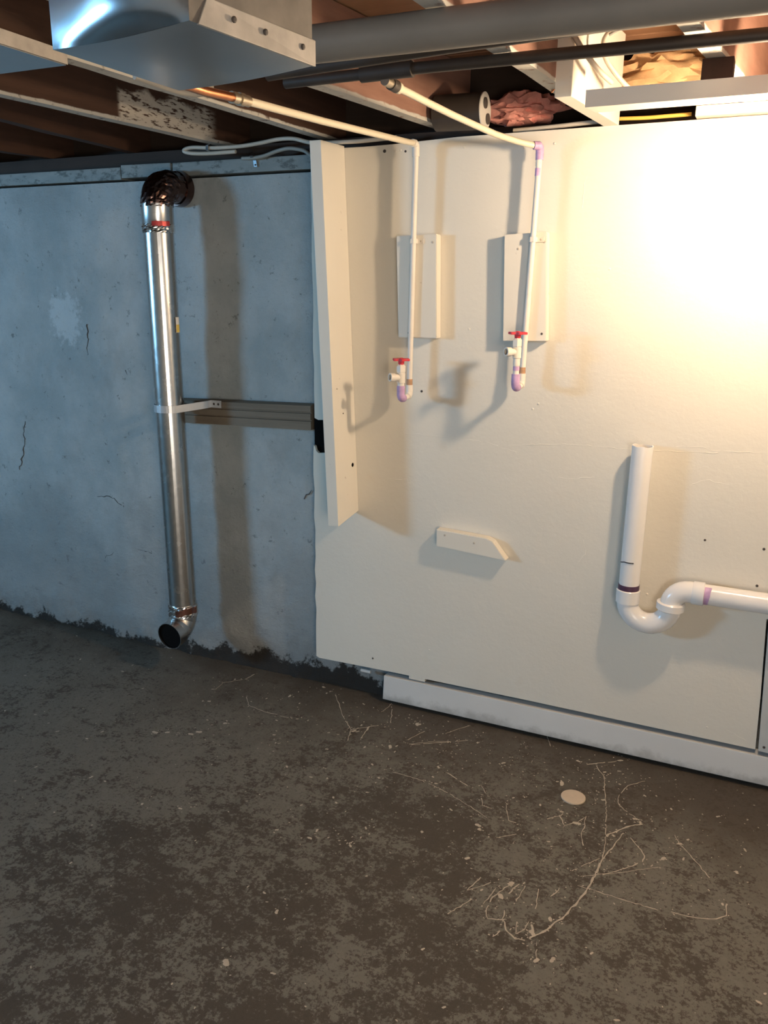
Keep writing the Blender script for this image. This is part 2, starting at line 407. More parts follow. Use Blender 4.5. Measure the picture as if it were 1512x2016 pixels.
joist(-1.399, .117, -1.427, -.64, -3.1, JY, m_joist_p, 'joist with a white painted edge running to the tall post')
joist(-.969, .185, -1.070, -.6, -3.1, JY, m_joist_lit, 'joist coloured in a bulb-lit tone with white lower edge between the two cream water pipes')
joist(-.52, .137, -.569, -.58, -3.1, JY, m_joist_lit, 'pale scraped joist right of the round can with cover plate')
joist(-.12, .1, -.205, -.62, -3.1, JY, m_joist_lit, 'brightly lit joist above the right end of the nailed-up board')
joist(.32, .1, .25, -.62, -3.1, JY, m_joist_lit, 'joist beyond the right edge of the picture above the bare bulb')

# ------------------------------------------------------------------ the painted panel in front of the concrete
PT = [(-.60,1.868),(-.30,1.869),(XR-.002,1.872)]
outline = [(-1.392,.124),(-1.38,.119),(-1.10,.124),(-.6,.127),(.098,.126),(.100,.127),(.094,.30),(.081,.54),(.20,.545),(.45,.54),(.45,.10),(XR-.002,.10)]
outline += PT[::-1] + [(-.90,1.866),(-1.0,1.862),(-1.10,1.858),(-1.20,1.856),(-1.28,1.857),(-1.388,1.86)]
zz = 1.78
ed = []
while zz > 1.02:
    ed.append((-1.387 + random.uniform(-.0022, .0022), zz)); zz -= .06
ed += [(-1.386,1.010),(-1.372,1.004),(-1.334,1.007),(-1.330,.894),(-1.372,.889),(-1.382,.897),(-1.386,.912),(-1.391,.915)]
zz = .86
while zz > .16:
    ed.append((-1.391 + random.uniform(-.003, .003), zz)); zz -= .05
outline += ed
bm = bmn()
prism(bm, outline, 1, 0.0, .012)
panel = tag(obj('painted_panel', bm, m_panel), 'large cream painted sheet panel carrying the water pipes and drain', 'panel')
bm = bmn()
RID = ([(-.733,.967),(-.701,.963),(-.675,.956)],[(-.688,.965),(-.668,.947)],[(-1.111,.828),(-1.067,.826),(-1.038,.831)],[(-.542,.89),(-.496,.889),(-.431,.902)],
       [(-.791,.686),(-.792,.711),(-.803,.727)],[(-1.05,.985),(-.853,.982),(-.773,.979),(-.734,.97)],[(-.70,.975),(-.515,.994),(-.405,.995),(-.33,.993)],[(-.271,.998),(-.177,1.001),(-.099,1.006)],
       [(-.208,1.015),(-.149,1.017),(-.104,1.011),(-.023,1.015),(.024,1.017)],[(-.158,.909),(-.124,.926),(-.06,.919)],[(-.511,1.766),(-.522,1.72),(-.525,1.661)],[(-.95,1.05),(-.93,1.02)],[(.02,.17),(.075,.145)],[(-.45,.70),(-.44,.66),(-.46,.63)])
for L in RID: strip(bm, L, .0007, .0018, 0, .002)
stuff(obj('paint_ridge', bm, m_panel, panel, off=Vector((0,0,0))))
def screw(parent, x, y, z, r=.0045, mat=None, n=(0,-1,0), name='screw_head'):
    bm = bmn(); n = Vector(n); p = Vector((x, y, z))
    tube(bm, [p - n*.001, p + n*.0010, p + n*.0016], [r, r, r*.6], 10)
    return obj(name, bm, mat or m_screw, parent)
for k, (x, z) in enumerate([(-1.131,1.84),(-1.096,1.838),(-1.078,1.84),(-1.062,1.836),(-.877,1.837),(-.701,1.825),(-.612,1.833),(-1.161,.162),(-.946,.237),(-.106,.75),(-.842,1.322),(-.615,1.109),(-.632,1.092),(-.435,1.498),(-.039,.165),(-.25,.56)]):
    o = screw(panel, x, 0, z, .0035 if k else .005, m_panel if k not in (0, 3, 7, 9) else m_screw_d)
for k, (x, z) in enumerate([(.050,.745),(.045,.635),(-.994,1.124)]): screw(panel, x, 0, z, .004, m_screw_d, name='nail_hole')
# black block behind the panel notch, standing in for the unlit gap
bm = bmn(); box(bm, -1.395, -1.31, .0135, .046, .88, 1.012, .002)
tag(obj('gap_shade_block', bm, m_black), 'black block standing in for the shaded gap in the notch behind the tall post', 'box')
# grey patch board at the lower right
bm = bmn(); prism(bm, [(.108,.126),(.448,.112),(.448,.535),(.088,.525)], 1, -.006, .012, .001)
patch = tag(obj('patch_board', bm, m_grey_bd), 'small blue-grey board at the lower right below the drain arm', 'board')
screw(patch, .122, -.006, .142, .004, m_screw_d); screw(patch, .118, -.006, .46, .004)
# the post: a two-by on edge nailed at the panel's left side
bm = bmn(); P = .150
def px_(z): return -1.268 + (1.855-z)*.0434
hexa(bm, [(px_(.69)-.038,-P,.682),(px_(.69),-P,.684),(px_(.703),-.0005,.703),(px_(.703)-.038,-.0005,.703),
          (px_(1.86)-.038,-P,1.858),(px_(1.86),-P,1.858),(px_(1.86),-.0005,1.862),(px_(1.86)-.038,-.0005,1.862)], .0016)
post = tag(obj('wall_post', bm, m_cream), 'tall cream painted timber post standing out at the panel\'s left edge', 'post')
screw(post, px_(.868)+.0003, -.032, .868, .007, m_black, (1,0,0), 'nail_hole'); screw(post, px_(.85)+.0003, -.10, 1.05, .002, m_screw_d, (1,0,0)); screw(post, px_(1.1)+.0003, -.12, 1.13, .002, m_screw, (1,0,0))
# the two backer boards behind the water pipes
def backer(pts, label):
    bm = bmn(); prism(bm, pts, 1, -.036, -.0004, .0018)
    return tag(obj('backer_board', bm, m_cream), label, 'board', 'boards behind the water pipes')
b1 = backer([(-1.062,1.293),(-.934,1.293),(-.942,1.597),(-1.073,1.593),(-1.068,1.45)], 'cream board behind the left water pipe, nearer the tall post')
b2 = backer([(-.724,1.292),(-.594,1.296),(-.610,1.598),(-.734,1.592)], 'cream board behind the right water pipe with the purple-stained bend')
for (x, z) in ((-.986,1.574),(-.954,1.574),(-1.026,1.307)): screw(b1, x, -.036, z, .0035, m_screw_d if x < -1 else m_screw)
for (x, z) in ((-.691,1.553),(-.615,1.571),(-.608,1.317)): screw(b2, x, -.036, z, .0035, m_screw_d if z < 1.4 else m_screw)
# small block with one clipped corner
bm = bmn(); prism(bm, [(-.918,.627),(-.681,.611),(-.728,.668),(-.748,.676),(-.919,.684)], 1, -.034, -.0004, .0018)
blk = tag(obj('clipped_block', bm, m_cream), 'short cream wood block with one clipped corner on the lower panel', 'block')
for (x, z) in ((-.889,.668),(-.789,.655)): screw(blk, x, -.034, z, .0035, m_screw)
# baseboard
bm = bmn(); hexa(bm, [(-1.118,-.006,.014),(XR-.002,-.006,.020),(XR-.002,.047,.020),(-1.118,.030,.014),(-1.114,-.006,.107),(XR-.002,-.006,.113),(XR-.002,.047,.111),(-1.114,.030,.105)], .002)
bb = struct(obj('baseboard_back', bm, m_white))
bm = bmn(); box(bm, -1.02, -.96, .001, .022, .113, .135); obj('shim', bm, m_panel, bb, off=Vector((0,0,0)))
bm = bmn(); tube(bm, [(-1.213,.012,.100),(-1.175,.012,.100)], .006, 10); tag(obj('white_peg', bm, m_white), 'small white peg sticking out under the panel\'s lower left edge', 'peg')
# ------------------------------------------------------------------ water pipes
def star_wheel(c, r):
    bm = bmn(); pts = []
    for k in range(60):
        a = 2*math.pi*k/60; q = r*(.84 + .16*math.cos(6*a)); pts.append((c[0]+q*math.cos(a), c[1]+q*math.sin(a)))
    prism(bm, pts, 2, c[2]-.0035, c[2]+.0035, .001)
    tube(bm, [(c[0],c[1],c[2]-.016),(c[0],c[1],c[2]-.003)], [.0085,.010], 16)
    tube(bm, [(c[0],c[1],c[2]+.003),(c[0],c[1],c[2]+.0055)], .006, 12)
    return bm
def water_pipe(label, path, top, drop_x, bot_x, zb, zk, zo, mat_run, purple_top):
    t = thing('water_pipe', label, 'pipe', (bot_x, -.050, zb), 'cream water pipes with red valves')
    R = .0082; Y = -.0468; Yr = -.114
    tx, tz = drop_x, top
    # run under the joists
    bm = bmn(); tube(bm, path, R, 18); obj('overhead_run', bm, mat_run, t, True)
    # elbow at the top
    a = path[-1]; el = [Vector(a), Vector((tx, Y-.012, tz+.001)), Vector((tx, Y-.003, tz-.002)), Vector((tx, Y, tz-.010)), Vector((tx, Y, tz-.034))]
    bm = bmn(); tube(bm, el, [.0108,.0112,.0112,.0112,.0108], 18); obj('elbow', bm, m_primer if purple_top else m_cpvc_p, t, True)
    # drop down the wall
    n = 14; dp = [Vector((tx+(bot_x-tx)*i/n, Y, tz-.03 + (zb+.02-tz+.03)*i/n)) for i in range(n+1)]
    bm = bmn(); tube(bm, dp, R, 18); obj('drop_pipe', bm, m_cpvc_p, t, True)
    if purple_top:
        for (z0, z1, m) in ((tz-.075, tz-.055, m_primer), (tz-.034, tz-.05, m_cream)):
            bm = bmn(); f = lambda z: tx+(bot_x-tx)*(tz-z)/(tz-zb)
            tube(bm, [(f(z0), Y, z0), (f(z1), Y, z1)], R+.0006, 18); obj('primer_stain', bm, m, t, True)
    # u-turn at the bottom: elbow, short nipple, elbow
    rr = .015
    e1 = [Vector((bot_x, Y, zb+.036))] + arc((bot_x, Y-rr, zb+rr), (0,1,0), (0,0,-1), rr, 0, math.pi/2, 6)
    bm = bmn(); tube(bm, e1, .0110, 18); obj('elbow', bm, m_cpvc_p, t, True)
    bm = bmn(); tube(bm, [(bot_x, Y, zb+.030), (bot_x, Y, zb+.054)], .0095, 18); obj('flux_stain', bm, m_rustst, t, True)
    e2 = arc((bot_x, Yr+rr, zb+rr), (0,0,-1), (0,-1,0), rr, 0, math.pi/2, 6) + [Vector((bot_x, Yr, zb+.040))]
    e2 = [Vector((bot_x, Yr+rr+.006, zb))] + e2
    bm = bmn(); tube(bm, e2, .0122, 18); obj('elbow', bm, m_primer, t, True)
    bm = bmn(); tube(bm, [(bot_x, Y-rr+.002, zb), (bot_x, Yr+rr+.002, zb)], R, 18); obj('nipple', bm, m_cpvc_p, t, True)
    bm = bmn(); tube(bm, [(bot_x, Yr, zb+.036), (bot_x, Yr, zo-.028)], R+.0004, 18); obj('riser', bm, m_cpvc_p, t, True)
    bm = bmn(); tube(bm, [(bot_x, Yr, zo-.052), (bot_x, Yr, zo-.040)], R+.0012, 18); obj('primer_stain', bm, m_primer, t, True)
    # valve
    bm = bmn()
    tube(bm, [(bot_x,Yr,zo-.038),(bot_x,Yr,zo-.018),(bot_x,Yr,zo-.016),(bot_x,Yr,zo+.012),(bot_x,Yr,zo+.016)], [.0102,.0102,.0125,.0125,.010], 18)
    tube(bm, [(bot_x,Yr,zo+.014),(bot_x,Yr,zo+.018),(bot_x,Yr,zo+.034),(bot_x,Yr,zo+.040),(bot_x,Yr,zk-.014)], [.0125,.0142,.0142,.009,.006], 6)
    v = obj('valve_body', bm, m_cpvc_p, t, False)
    d = Vector((-.62, -.75, .05)).normalized(); c = Vector((bot_x, Yr, zo))
    bm = bmn(); tube(bm, [c + d*.004, c + d*.022, c + d*.0225, c + d*.038], [.0100, .0100, .0128, .0128], 20, inner=.66)
    obj('outlet', bm, m_cpvc_p, v, True)
    bm = bmn(); tube(bm, [c + d*.006, c + d*.026], .0082, 16); obj('outlet_bore', bm, m_bore, v, True)  # solid dark brown plug filling the outlet
    obj('handwheel', star_wheel((bot_x, Yr, zk), .0285), m_red, v)
    # strap on the board
    bm = bmn(); zs = 1.577; xs = tx+(bot_x-tx)*(tz-zs)/(tz-zb)
    ribbon(bm, [(xs-.012,-.0382,zs),(xs-.0100,-.0385,zs),(xs-.0096,-.049,zs),(xs-.0045,-.0568,zs),(xs+.0045,-.0568,zs),(xs+.0096,-.049,zs),(xs+.0105,-.0385,zs),(xs+.030,-.0382,zs)], (0,0,1), .013, .0016)
    st = obj('pipe_strap', bm, m_cpvc_p, t)
    screw(st, xs+.022, -.0392, zs, .0032, m_screw)
    return t
wp1 = water_pipe('left cream water pipe with red valve, fed by copper pipe under the duct', [(-1.000,-.972,1.7975),(-1.004,-.8,1.806),(-1.006,-.616,1.815),(-1.008,-.35,1.830),(-1.009,-.10,1.844),(-1.009,-.072,1.846)], 1.846, -1.009, -1.017, 1.112, 1.231, 1.177, m_cpvc, False)
bm = bmn(); tube(bm, [(-1.035,-1.30,1.800),(-1.005,-1.15,1.791),(-1.0,-1.08,1.790),(-1.0,-1.0,1.7955),(-1.0,-.975,1.797)], .0085, 18); obj('copper_tail', bm, m_copper, wp1, True)
for (y0, y1, r) in ((-.992,-.974,.0112),(-.968,-.952,.0122),(-.950,-.934,.0108)):
    bm = bmn(); tube(bm, [(-1.0,y0,1.797+(y0+.97)*.05),(-1.0,y1,1.797+(y1+.97)*.05)], r, 18); obj('coupling', bm, m_brass, wp1, True)
bm = bmn(); tube(bm, [(-1.09,-1.16,1.806),(-1.077,-1.10,1.800),(-1.066,-1.06,1.797),(-1.05,-1.035,1.797),(-1.03,-1.03,1.799),(-1.012,-1.04,1.806)], .006, 12)
tag(obj('wire_loop', bm, m_cable, None, True), 'pale cable loop hanging under the sheet metal duct beside copper', 'cable')
wp2 = water_pipe('right cream water pipe with red valve and purple-stained top bend', [(-.812,-.655,1.868),(-.806,-.58,1.8665),(-.80,-.46,1.864),(-.785,-.36,1.858),(-.763,-.27,1.850),(-.730,-.17,1.838),(-.690,-.10,1.828),(-.652,-.068,1.8205)], 1.8195, -.640, -.657, 1.166, 1.321, 1.268, m_cpvc, True)
for (p0, p1, r, m) in (((-.812,-.665,1.869),(-.812,-.695,1.8695),.0105,m_brass),((-.811,-.638,1.868),(-.812,-.665,1.869),.0130,m_rusty),((-.8105,-.622,1.8675),(-.811,-.638,1.868),.0118,m_cpvc)):
    bm = bmn(); tube(bm, [p0, p1], r, 18); obj('coupling', bm, m, wp2, True)

# ------------------------------------------------------------------ vent pipe on the concrete wall
VX, VY, VR = -1.926, -.088, .051
vp = thing('vent_pipe', 'tall galvanized round vent pipe standing against the blue concrete wall', 'pipe', (VX, VY, .20))
bm = bmn(); tube(bm, [(VX-.006,VY,1.640),(VX-.004,VY,1.2),(VX,VY,.80),(VX+.004,VY,.240)], VR, 40); sh = obj('pipe_shaft', bm, m_galv, vp, True)
bm = bmn(); a = math.radians(-52); s = Vector((math.cos(a), math.sin(a), 0))
ribbon(bm, [Vector((VX-.006,VY,1.63))+s*VR, Vector((VX,VY,.8))+s*VR, Vector((VX+.004,VY,.25))+s*VR], s.cross(Vector((0,0,1))), .009, .003); obj('lock_seam', bm, m_galv, vp)
bm = bmn(); tube(bm, [(VX-.006,VY,1.705),(VX-.006,VY,1.625),(VX-.006,VY,1.622)], [VR+.003, VR+.003, VR+.001], 40); obj('collar', bm, m_galv, vp, True)
bm = bmn(); zs = [1.612+.0035*i for i in range(9)]
tube(bm, [(VX-.006,VY,q) for q in zs], VR+.0042, 48, jitter=.022); obj('foil_band', bm, m_foil, vp)
bm = bmn()
ribbon(bm, [(VX-.006+(VR+.0058)*math.cos(b), VY+(VR+.0058)*math.sin(b), 1.641+random.uniform(-.0015,.0015)) for b in [math.radians(-72+7*k) for k in range(10)]], (0,0,1), .015, .0008); obj('red_seal_print', bm, m_redseal, vp)
# upper elbow wrapped in dark foil, turning into the wall
pth = [Vector((VX-.006,VY,1.695))] + arc((VX-.006,VY+.062,1.703), (0,-1,0), (0,0,1), .062, 0, math.pi/2, 5) + [Vector((VX-.006, .028, 1.765))]
P2 = []
for q0, q1 in zip(pth, pth[1:]): P2 += [q0.lerp(q1, k/3) for k in range(3)]
P2.append(pth[-1])
bm = bmn(); tube(bm, P2, VR+.003, 40, jitter=.035); el = obj('wrapped_elbow', bm, m_foil_red, vp)
bm = bmn(); tube(bm, [(VX-.006,.010,1.765),(VX-.006,.0335,1.765),(VX-.006,.042,1.765)], [VR+.006,VR+.009,VR+.009], 40); obj('wall_collar', bm, m_foil_red, vp, True)  # collar coloured dark to stand for the shadow right of the elbow
# lower tape and elbow with an open mouth
bm = bmn(); tube(bm, [(VX+.004,VY,.228+.0058*i) for i in range(9)], VR+.0038, 48, jitter=.035); obj('foil_band', bm, [m_foil], vp)
bm = bmn()
ribbon(bm, [(VX+.004+(VR+.0062)*math.cos(b), VY+(VR+.0062)*math.sin(b), .252+random.uniform(-.005,.005)) for b in [math.radians(-82+9*k) for k in range(11)]], (0,0,1), .024, .001)
obj('red_seal_print', bm, m_redfoil, vp)
th = math.radians(84); RR = .062; z0 = .236; cx_ = VX+.004
pts = [Vector((cx_, VY, z0+.005))] + arc((cx_, VY-RR, z0), (0,1,0), (0,0,-1), RR, 0, th, 3)
e = pts[-1]; dr = Vector((.0, -math.sin(th), -math.cos(th)))
for k in range(len(pts)-1):
    bm = bmn(); q0, q1 = pts[k], pts[k+1]; dd = (q1-q0).normalized()
    tube(bm, [q0-dd*.006, q0, q1, q1+dd*.006], [VR+.0005, VR+.0014, VR+.0014, VR+.0005], 40); obj('elbow_gore', bm, m_galv, vp, True)
bm = bmn(); tube(bm, [e-dr*.008, e+dr*.01, e+dr*.034], VR+.0015, 40, inner=.965); obj('elbow_mouth', bm, m_galv, vp, True)
bm = bmn(); tube(bm, [e+dr*.016, e+dr*.026], VR*.955, 32); obj('bore_shade_plug', bm, m_black, vp, True)  # black plug painting the shade inside the mouth
bm = bmn(); b = math.radians(-24)
def stk(z0, z1, b0, b1): return [Vector((VX-.001+(VR+.0006)*math.cos(q), VY+(VR+.0006)*math.sin(q), (z0+z1)/2)) for q in [math.radians(b0+(b1-b0)*k/4) for k in range(5)]]
ribbon(bm, stk(1.285, 1.335, -7, 14), (0,0,1), .052, .0006); sk = obj('sticker', bm, m_label_w, vp)
bm = bmn(); ribbon(bm, [q + Vector((.0006*1, 0, -.012)) for q in stk(1.285, 1.335, -6, 13)], (0,0,1), .026, .0006); obj('sticker_print', bm, m_label_y, vp)
# hanger strap and plank it is screwed to
bm = bmn(); prism(bm, [(.012,.957),(.012,.985),(.018,.987),(.018,.990),(.010,.992),(.010,1.012),(.016,1.014),(.016,1.017),(.011,1.019),(.011,1.040),(.034,1.045),(.044,1.045),(.044,.955)], 0, -1.975, -1.408)
for v in bm.verts: v.co.z += (v.co.x+1.69)*.028
pk = tag(obj('wall_plank', bm, m_old), 'horizontal weathered grooved plank fixed to the blue concrete wall behind the vent pipe', 'plank')
bm = bmn(); zs = 1.020
ring = [(VX-.002 + (VR+.0036)*math.cos(q), VY+(VR+.0036)*math.sin(q), zs) for q in [math.radians(-185+ (185-25)*k/16) for k in range(17)]]
ribbon(bm, [(VX-VR-.006, .005, zs)] + ring + [(-1.850,-.060,zs+.004),(-1.822,-.008,zs+.008),(-1.818,.0075,zs+.009),(-1.775,.0085,zs+.009)], (0,0,1), .026, .0022)
hs = obj('hanger_strap', bm, m_strap, vp)
for x in (-1.806,-1.787): screw(hs, x, .0075, zs+.009, .0045, m_screw_d)
# ------------------------------------------------------------------ drain trap
tr = thing('drain_trap', 'white plastic drain standpipe and trap low on the cream panel', 'pipe', (-.298, -.05, .46))
DY = -.047; TR = .0295; sx = -.299; ux = -.176; ur = (ux-sx)/2
bm = bmn(); n = 4
tube(bm, [(sx+.003,DY,1.016),(sx+.0025,DY,.98),(sx+.001,DY,.75),(sx,DY,.56)], TR, 36, inner=.9)
for v in bm.verts:
    if v.co.z > 1.0: v.co.z += .0012*math.sin(v.co.x*230) + .001*math.sin(v.co.y*150)
obj('standpipe', bm, m_pvc, tr, True)
bm = bmn(); tube(bm, [(sx,DY,.545),(sx,DY,.583),(sx,DY,.585)], [TR+.005,TR+.005,TR+.003], 36); obj('hub', bm, m_pvc, tr, True)
bm = bmn(); tube(bm, [(sx,DY,.584),(sx,DY,.601)], TR+.0012, 36); obj('primer_ring', bm, m_primer_d, tr, True)
ub = [Vector((sx,DY,.556))] + arc((sx+ur,DY,.548), (-1,0,0), (0,0,-1), ur, 0, math.pi, 14) + [Vector((ux,DY,.553))]
bm = bmn(); tube(bm, ub, TR+.0015, 36); obj('u_bend', bm, m_pvc, tr, True)
bm = bmn(); tube(bm, [(ux-.001,DY,.540),(ux-.001,DY,.543),(ux,DY,.562),(ux,DY,.565)], [TR+.006,TR+.0105,TR+.0105,TR+.007], 30); obj('slip_nut', bm, m_pvc, tr, True)
az = .603
eb = [Vector((ux,DY,.556))] + arc((ux+.046,DY,.557), (-1,0,0), (0,0,1), .046, 0, math.pi/2, 8) + [Vector((-.118,DY,az))]
bm = bmn(); tube(bm, eb, TR+.0015, 36); obj('elbow', bm, m_pvc, tr, True)
bm = bmn(); tube(bm, [(-.121,DY,az),(-.119,DY,az),(-.090,DY,az),(-.089,DY,az)], [TR+.003,TR+.0045,TR+.0045,TR+.003], 36); obj('hub', bm, m_pvc, tr, True)
bm = bmn(); tube(bm, [(-.105,DY,az),(.2,DY,az-.001),(.58,DY,az-.004)], TR, 36); obj('drain_arm', bm, m_pvc, tr, True)
bm = bmn()
rows = []
for k in range(15):
    q = math.radians(62 - 150*k/14); w = .019 - .010*k/14 + random.uniform(-.001,.001)
    rows.append([bm.verts.new((-.0885+o_, DY-(TR+.0008)*math.cos(q), az+(TR+.0008)*math.sin(q))) for o_ in (0, w)])
for a, b in zip(rows, rows[1:]): bm.faces.new((a[0], a[1], b[1], b[0]))
obj('primer_ring', bm, m_primer, tr, True)
bm = bmn(); tube(bm, [(sx+.001+(TR+.0004)*math.cos(q), DY+(TR+.0004)*math.sin(q), zq) for q, zq in [(math.radians(-160+9*k), .668+.006*min(1,k/4)) for k in range(11)]], .0017, 8); obj('marker_line', bm, m_marker, tr)
# ------------------------------------------------------------------ overhead: duct, pipes, boards
du = thing('metal_duct', 'galvanized sheet metal duct end with a bulging blue-lit face', 'duct', (-.71, -1.51, 1.72))
c00, c10, c11, c01 = Vector((-.829,-1.615,1.72)), Vector((-.604,-1.645,1.72)), Vector((-.577,-1.427,1.72)), Vector((-.826,-1.38,1.72)); DH = 1.897
bm = bmn(); nn = 20
def quadgrid(bm, a, b, c, d, n, m, fn):
    V = []
    for j in range(m+1):
        row = []
        for i in range(n+1):
            u, v = i/n, j/m; q = a.lerp(b, u).lerp(d.lerp(c, u), v); row.append(bm.verts.new(fn(q, u, v)))
        V.append(row)
    for j in range(m):
        for i in range(n): bm.faces.new((V[j][i], V[j][i+1], V[j+1][i+1], V[j+1][i]))
up = Vector((0, 0, DH-1.72))
def sag(q, u, v):
    return q + Vector((0,0,-.006*math.sin(math.pi*u)*math.sin(math.pi*v) - .003*math.sin(math.pi*u)))
quadgrid(bm, c01, c11, c10, c00, 14, 14, sag)
obj('bottom_sheet', bm, m_duct, du, True)
bm = bmn()
def bulge(q, u, v):
    s = max(0, math.sin(math.pi*u**1.5))**.8; return q + Vector((-.004*s, -.022*s*(1-math.exp(-v/.08)), -.003*math.sin(math.pi*u)*(1-v)))
quadgrid(bm, c00, c10, c10+up, c00+up, 30, 40, bulge)
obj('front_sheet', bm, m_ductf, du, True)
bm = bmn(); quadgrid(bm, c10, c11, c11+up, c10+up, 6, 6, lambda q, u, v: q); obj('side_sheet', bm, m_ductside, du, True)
bm = bmn(); quadgrid(bm, c01, c00, c00+up, c01+up, 6, 6, lambda q, u, v: q); quadgrid(bm, c11, c01, c01+up, c11+up, 6, 6, lambda q, u, v: q); obj('back_sheet', bm, m_duct, du, True)
bm = bmn(); hexa(bm, [c10+Vector((.0005,.012,-.001)), c11+Vector((.0005,0,-.001)), c11+Vector((.0045,.001,-.001)), c10+Vector((.0045,.010,-.001)), c10+Vector((.0005,.03,.031)), c11+Vector((.0005,0,.031)), c11+Vector((.0045,.001,.029)), c10+Vector((.0045,.028,.029))], .0008)
fl = obj('corner_flange', bm, m_flange, du)
for u in (.30, .55, .88):
    q = c10.lerp(c11, u); screw(fl, q.x+.0048, q.y, q.z+.016, .0035, m_screw_d, (1,-.12,0))
screw(du, -.775, -1.56, 1.7175, .005, m_zinc, (0,0,-1))
# panned bay further left
pn = thing('sheet_metal_pan', 'flat sheet metal pan closing the joist bay at the far left', 'duct', (-1.6, -1.4, 1.88))
bm = bmn(); box(bm, -1.86, -1.374, -3.0, -1.03, 1.876, 1.8785); obj('bottom_sheet', bm, m_duct, pn)
bm = bmn(); hexa(bm, [(-1.3740,-3.0,1.877),(-1.3715,-3.0,1.877),(-1.3685,-1.03,1.877),(-1.371,-1.03,1.877),(-1.3740,-3.0,1.918),(-1.3715,-3.0,1.918),(-1.3685,-1.03,1.902),(-1.371,-1.03,1.902)]); obj('side_flange', bm, m_flange, pn)
# pipes slung under the joists
bm = bmn(); tube(bm, [(-.95,-1.0,1.8675),(-.3,-1.0,1.866),(.93,-1.0,1.862)], .0315, 32)
tag(obj('iron_pipe', bm, m_steel_dark, None, True), 'thick grey-painted iron pipe crossing under the joists in the foreground', 'pipe')
bm = bmn(); tube(bm, [(-1.06,-.69,1.885),(-.75,-.69,1.8875),(.93,-.69,1.876)], .0118, 20); q = obj('iron_pipe', bm, m_rusty, None, True)
tag(q, 'thin dark iron pipe with a tee feeding the right water pipe', 'pipe')
bm = bmn(); tube(bm, [(-.87,-.69,1.886),(-.75,-.69,1.8875)], .0165, 20); obj('tee_fitting', bm, m_rusty, q, True)
bm = bmn(); tube(bm, [(-1.0,-.86,1.862),(-.6,-.86,1.876),(-.2,-.86,1.886),(.93,-.86,1.887)], .0122, 20)
tag(obj('iron_pipe', bm, m_rusty, None, True), 'thin dark pipe tucked just behind the thick grey-painted pipe', 'pipe')
# board nailed under the joists, with the bare bulb below it
bm = bmn(); hexa(bm, [(-.425,-.505,1.822),(.55,-.510,1.822),(.55,-.420,1.826),(-.420,-.418,1.826),(-.425,-.505,1.857),(.55,-.510,1.857),(.55,-.420,1.860),(-.420,-.418,1.860)], .002)
bf = tag(obj('nailed_board', bm, m_cream), 'cream board nailed across under the joists above the bare bulb', 'board')
for x in (-.165, .285):
    bm = bmn(); box(bm, x-.03, x+.03, -.49, -.44, 1.858, 1.899); obj('cleat', bm, m_joist, bf)
lf = thing('bare_bulb_lamp', 'bare glowing bulb in a porcelain lampholder under the nailed board, just outside the right edge', 'lamp', (.02,-.455,1.82))
LX, LY = .020, -.455
bm = bmn(); tube(bm, [(LX,LY,1.8235),(LX,LY,1.812),(LX,LY,1.806),(LX,LY,1.775)], [.05,.05,.030,.024], 28); obj('lampholder', bm, m_porc, lf, True)
bm = bmn(); tube(bm, [(LX,LY,1.780),(LX,LY,1.760),(LX,LY,1.745),(LX,LY,1.733),(LX,LY,1.715),(LX,LY,1.698),(LX,LY,1.687),(LX,LY,1.683)], [.013,.015,.022,.028,.030,.026,.015,.004], 20); obj('bulb', bm, m_bulb, lf, True)
bm = bmn(); box(bm, -.245, .60, -.030, .03, 1.8725, 1.897, .002)
tag(obj('white_strip', bm, m_cream), 'bright white wood strip lying along the panel top at the right', 'strip')
bm = bmn(); hexa(bm, [(-.519,-.40,1.868),(-.480,-.40,1.868),(-.440,.0,1.868),(-.480,.0,1.868),(-.519,-.40,ZT-.003),(-.480,-.40,ZT-.003),(-.440,.0,ZT-.003),(-.480,.0,ZT-.003)], .0015)
tag(obj('sister_block', bm, m_cream), 'short light block nailed beside the pale scraped joist', 'block')
# round can with cover plate
cn = thing('round_can', 'dark round can with a pale cover plate and two round plugs, below the joists', 'junction box', (-.87,-.04,1.92))
bm = bmn(); tube(bm, [(-.948,-.04,1.925),(-.806,-.04,1.922)], [.048,.048], 32); obj('can_body', bm, m_rusty, cn, True)
bm = bmn(); tube(bm, [(-.806,-.04,1.922),(-.803,-.04,1.922)], .049, 32); cp = obj('cover_plate', bm, m_plate, cn, True)
for (y, z) in ((-.048,1.941),(-.022,1.904)):
    bm = bmn(); tube(bm, [(-.803,y,z),(-.799,y,z),(-.797,y,z)], [.0145,.0145,.009], 18); obj('round_plug', bm, m_screw_d, cn, True)
bm = bmn(); box(bm, -.805, -.790, -.02, .01, 1.868, 1.875); obj('bracket_tab', bm, m_cream, cn)
# insulation
bm = bmn(); lump(bm, (-.745,.125,1.945), .10, .055, .045, .55, 8, 4, 3); tag(obj('insulation_tuft', bm, m_pinkins, None, True), 'pink fibreglass insulation tuft poking out behind the round can', 'insulation')
bm = bmn(); lump(bm, (-.33,.10,2.0), .15, .07, .06, .35, 9, 4, 9); tag(obj('insulation_tuft', bm, m_tanins, None, True), 'tan fibreglass insulation batt stuffed in the bay above the bulb board', 'insulation')
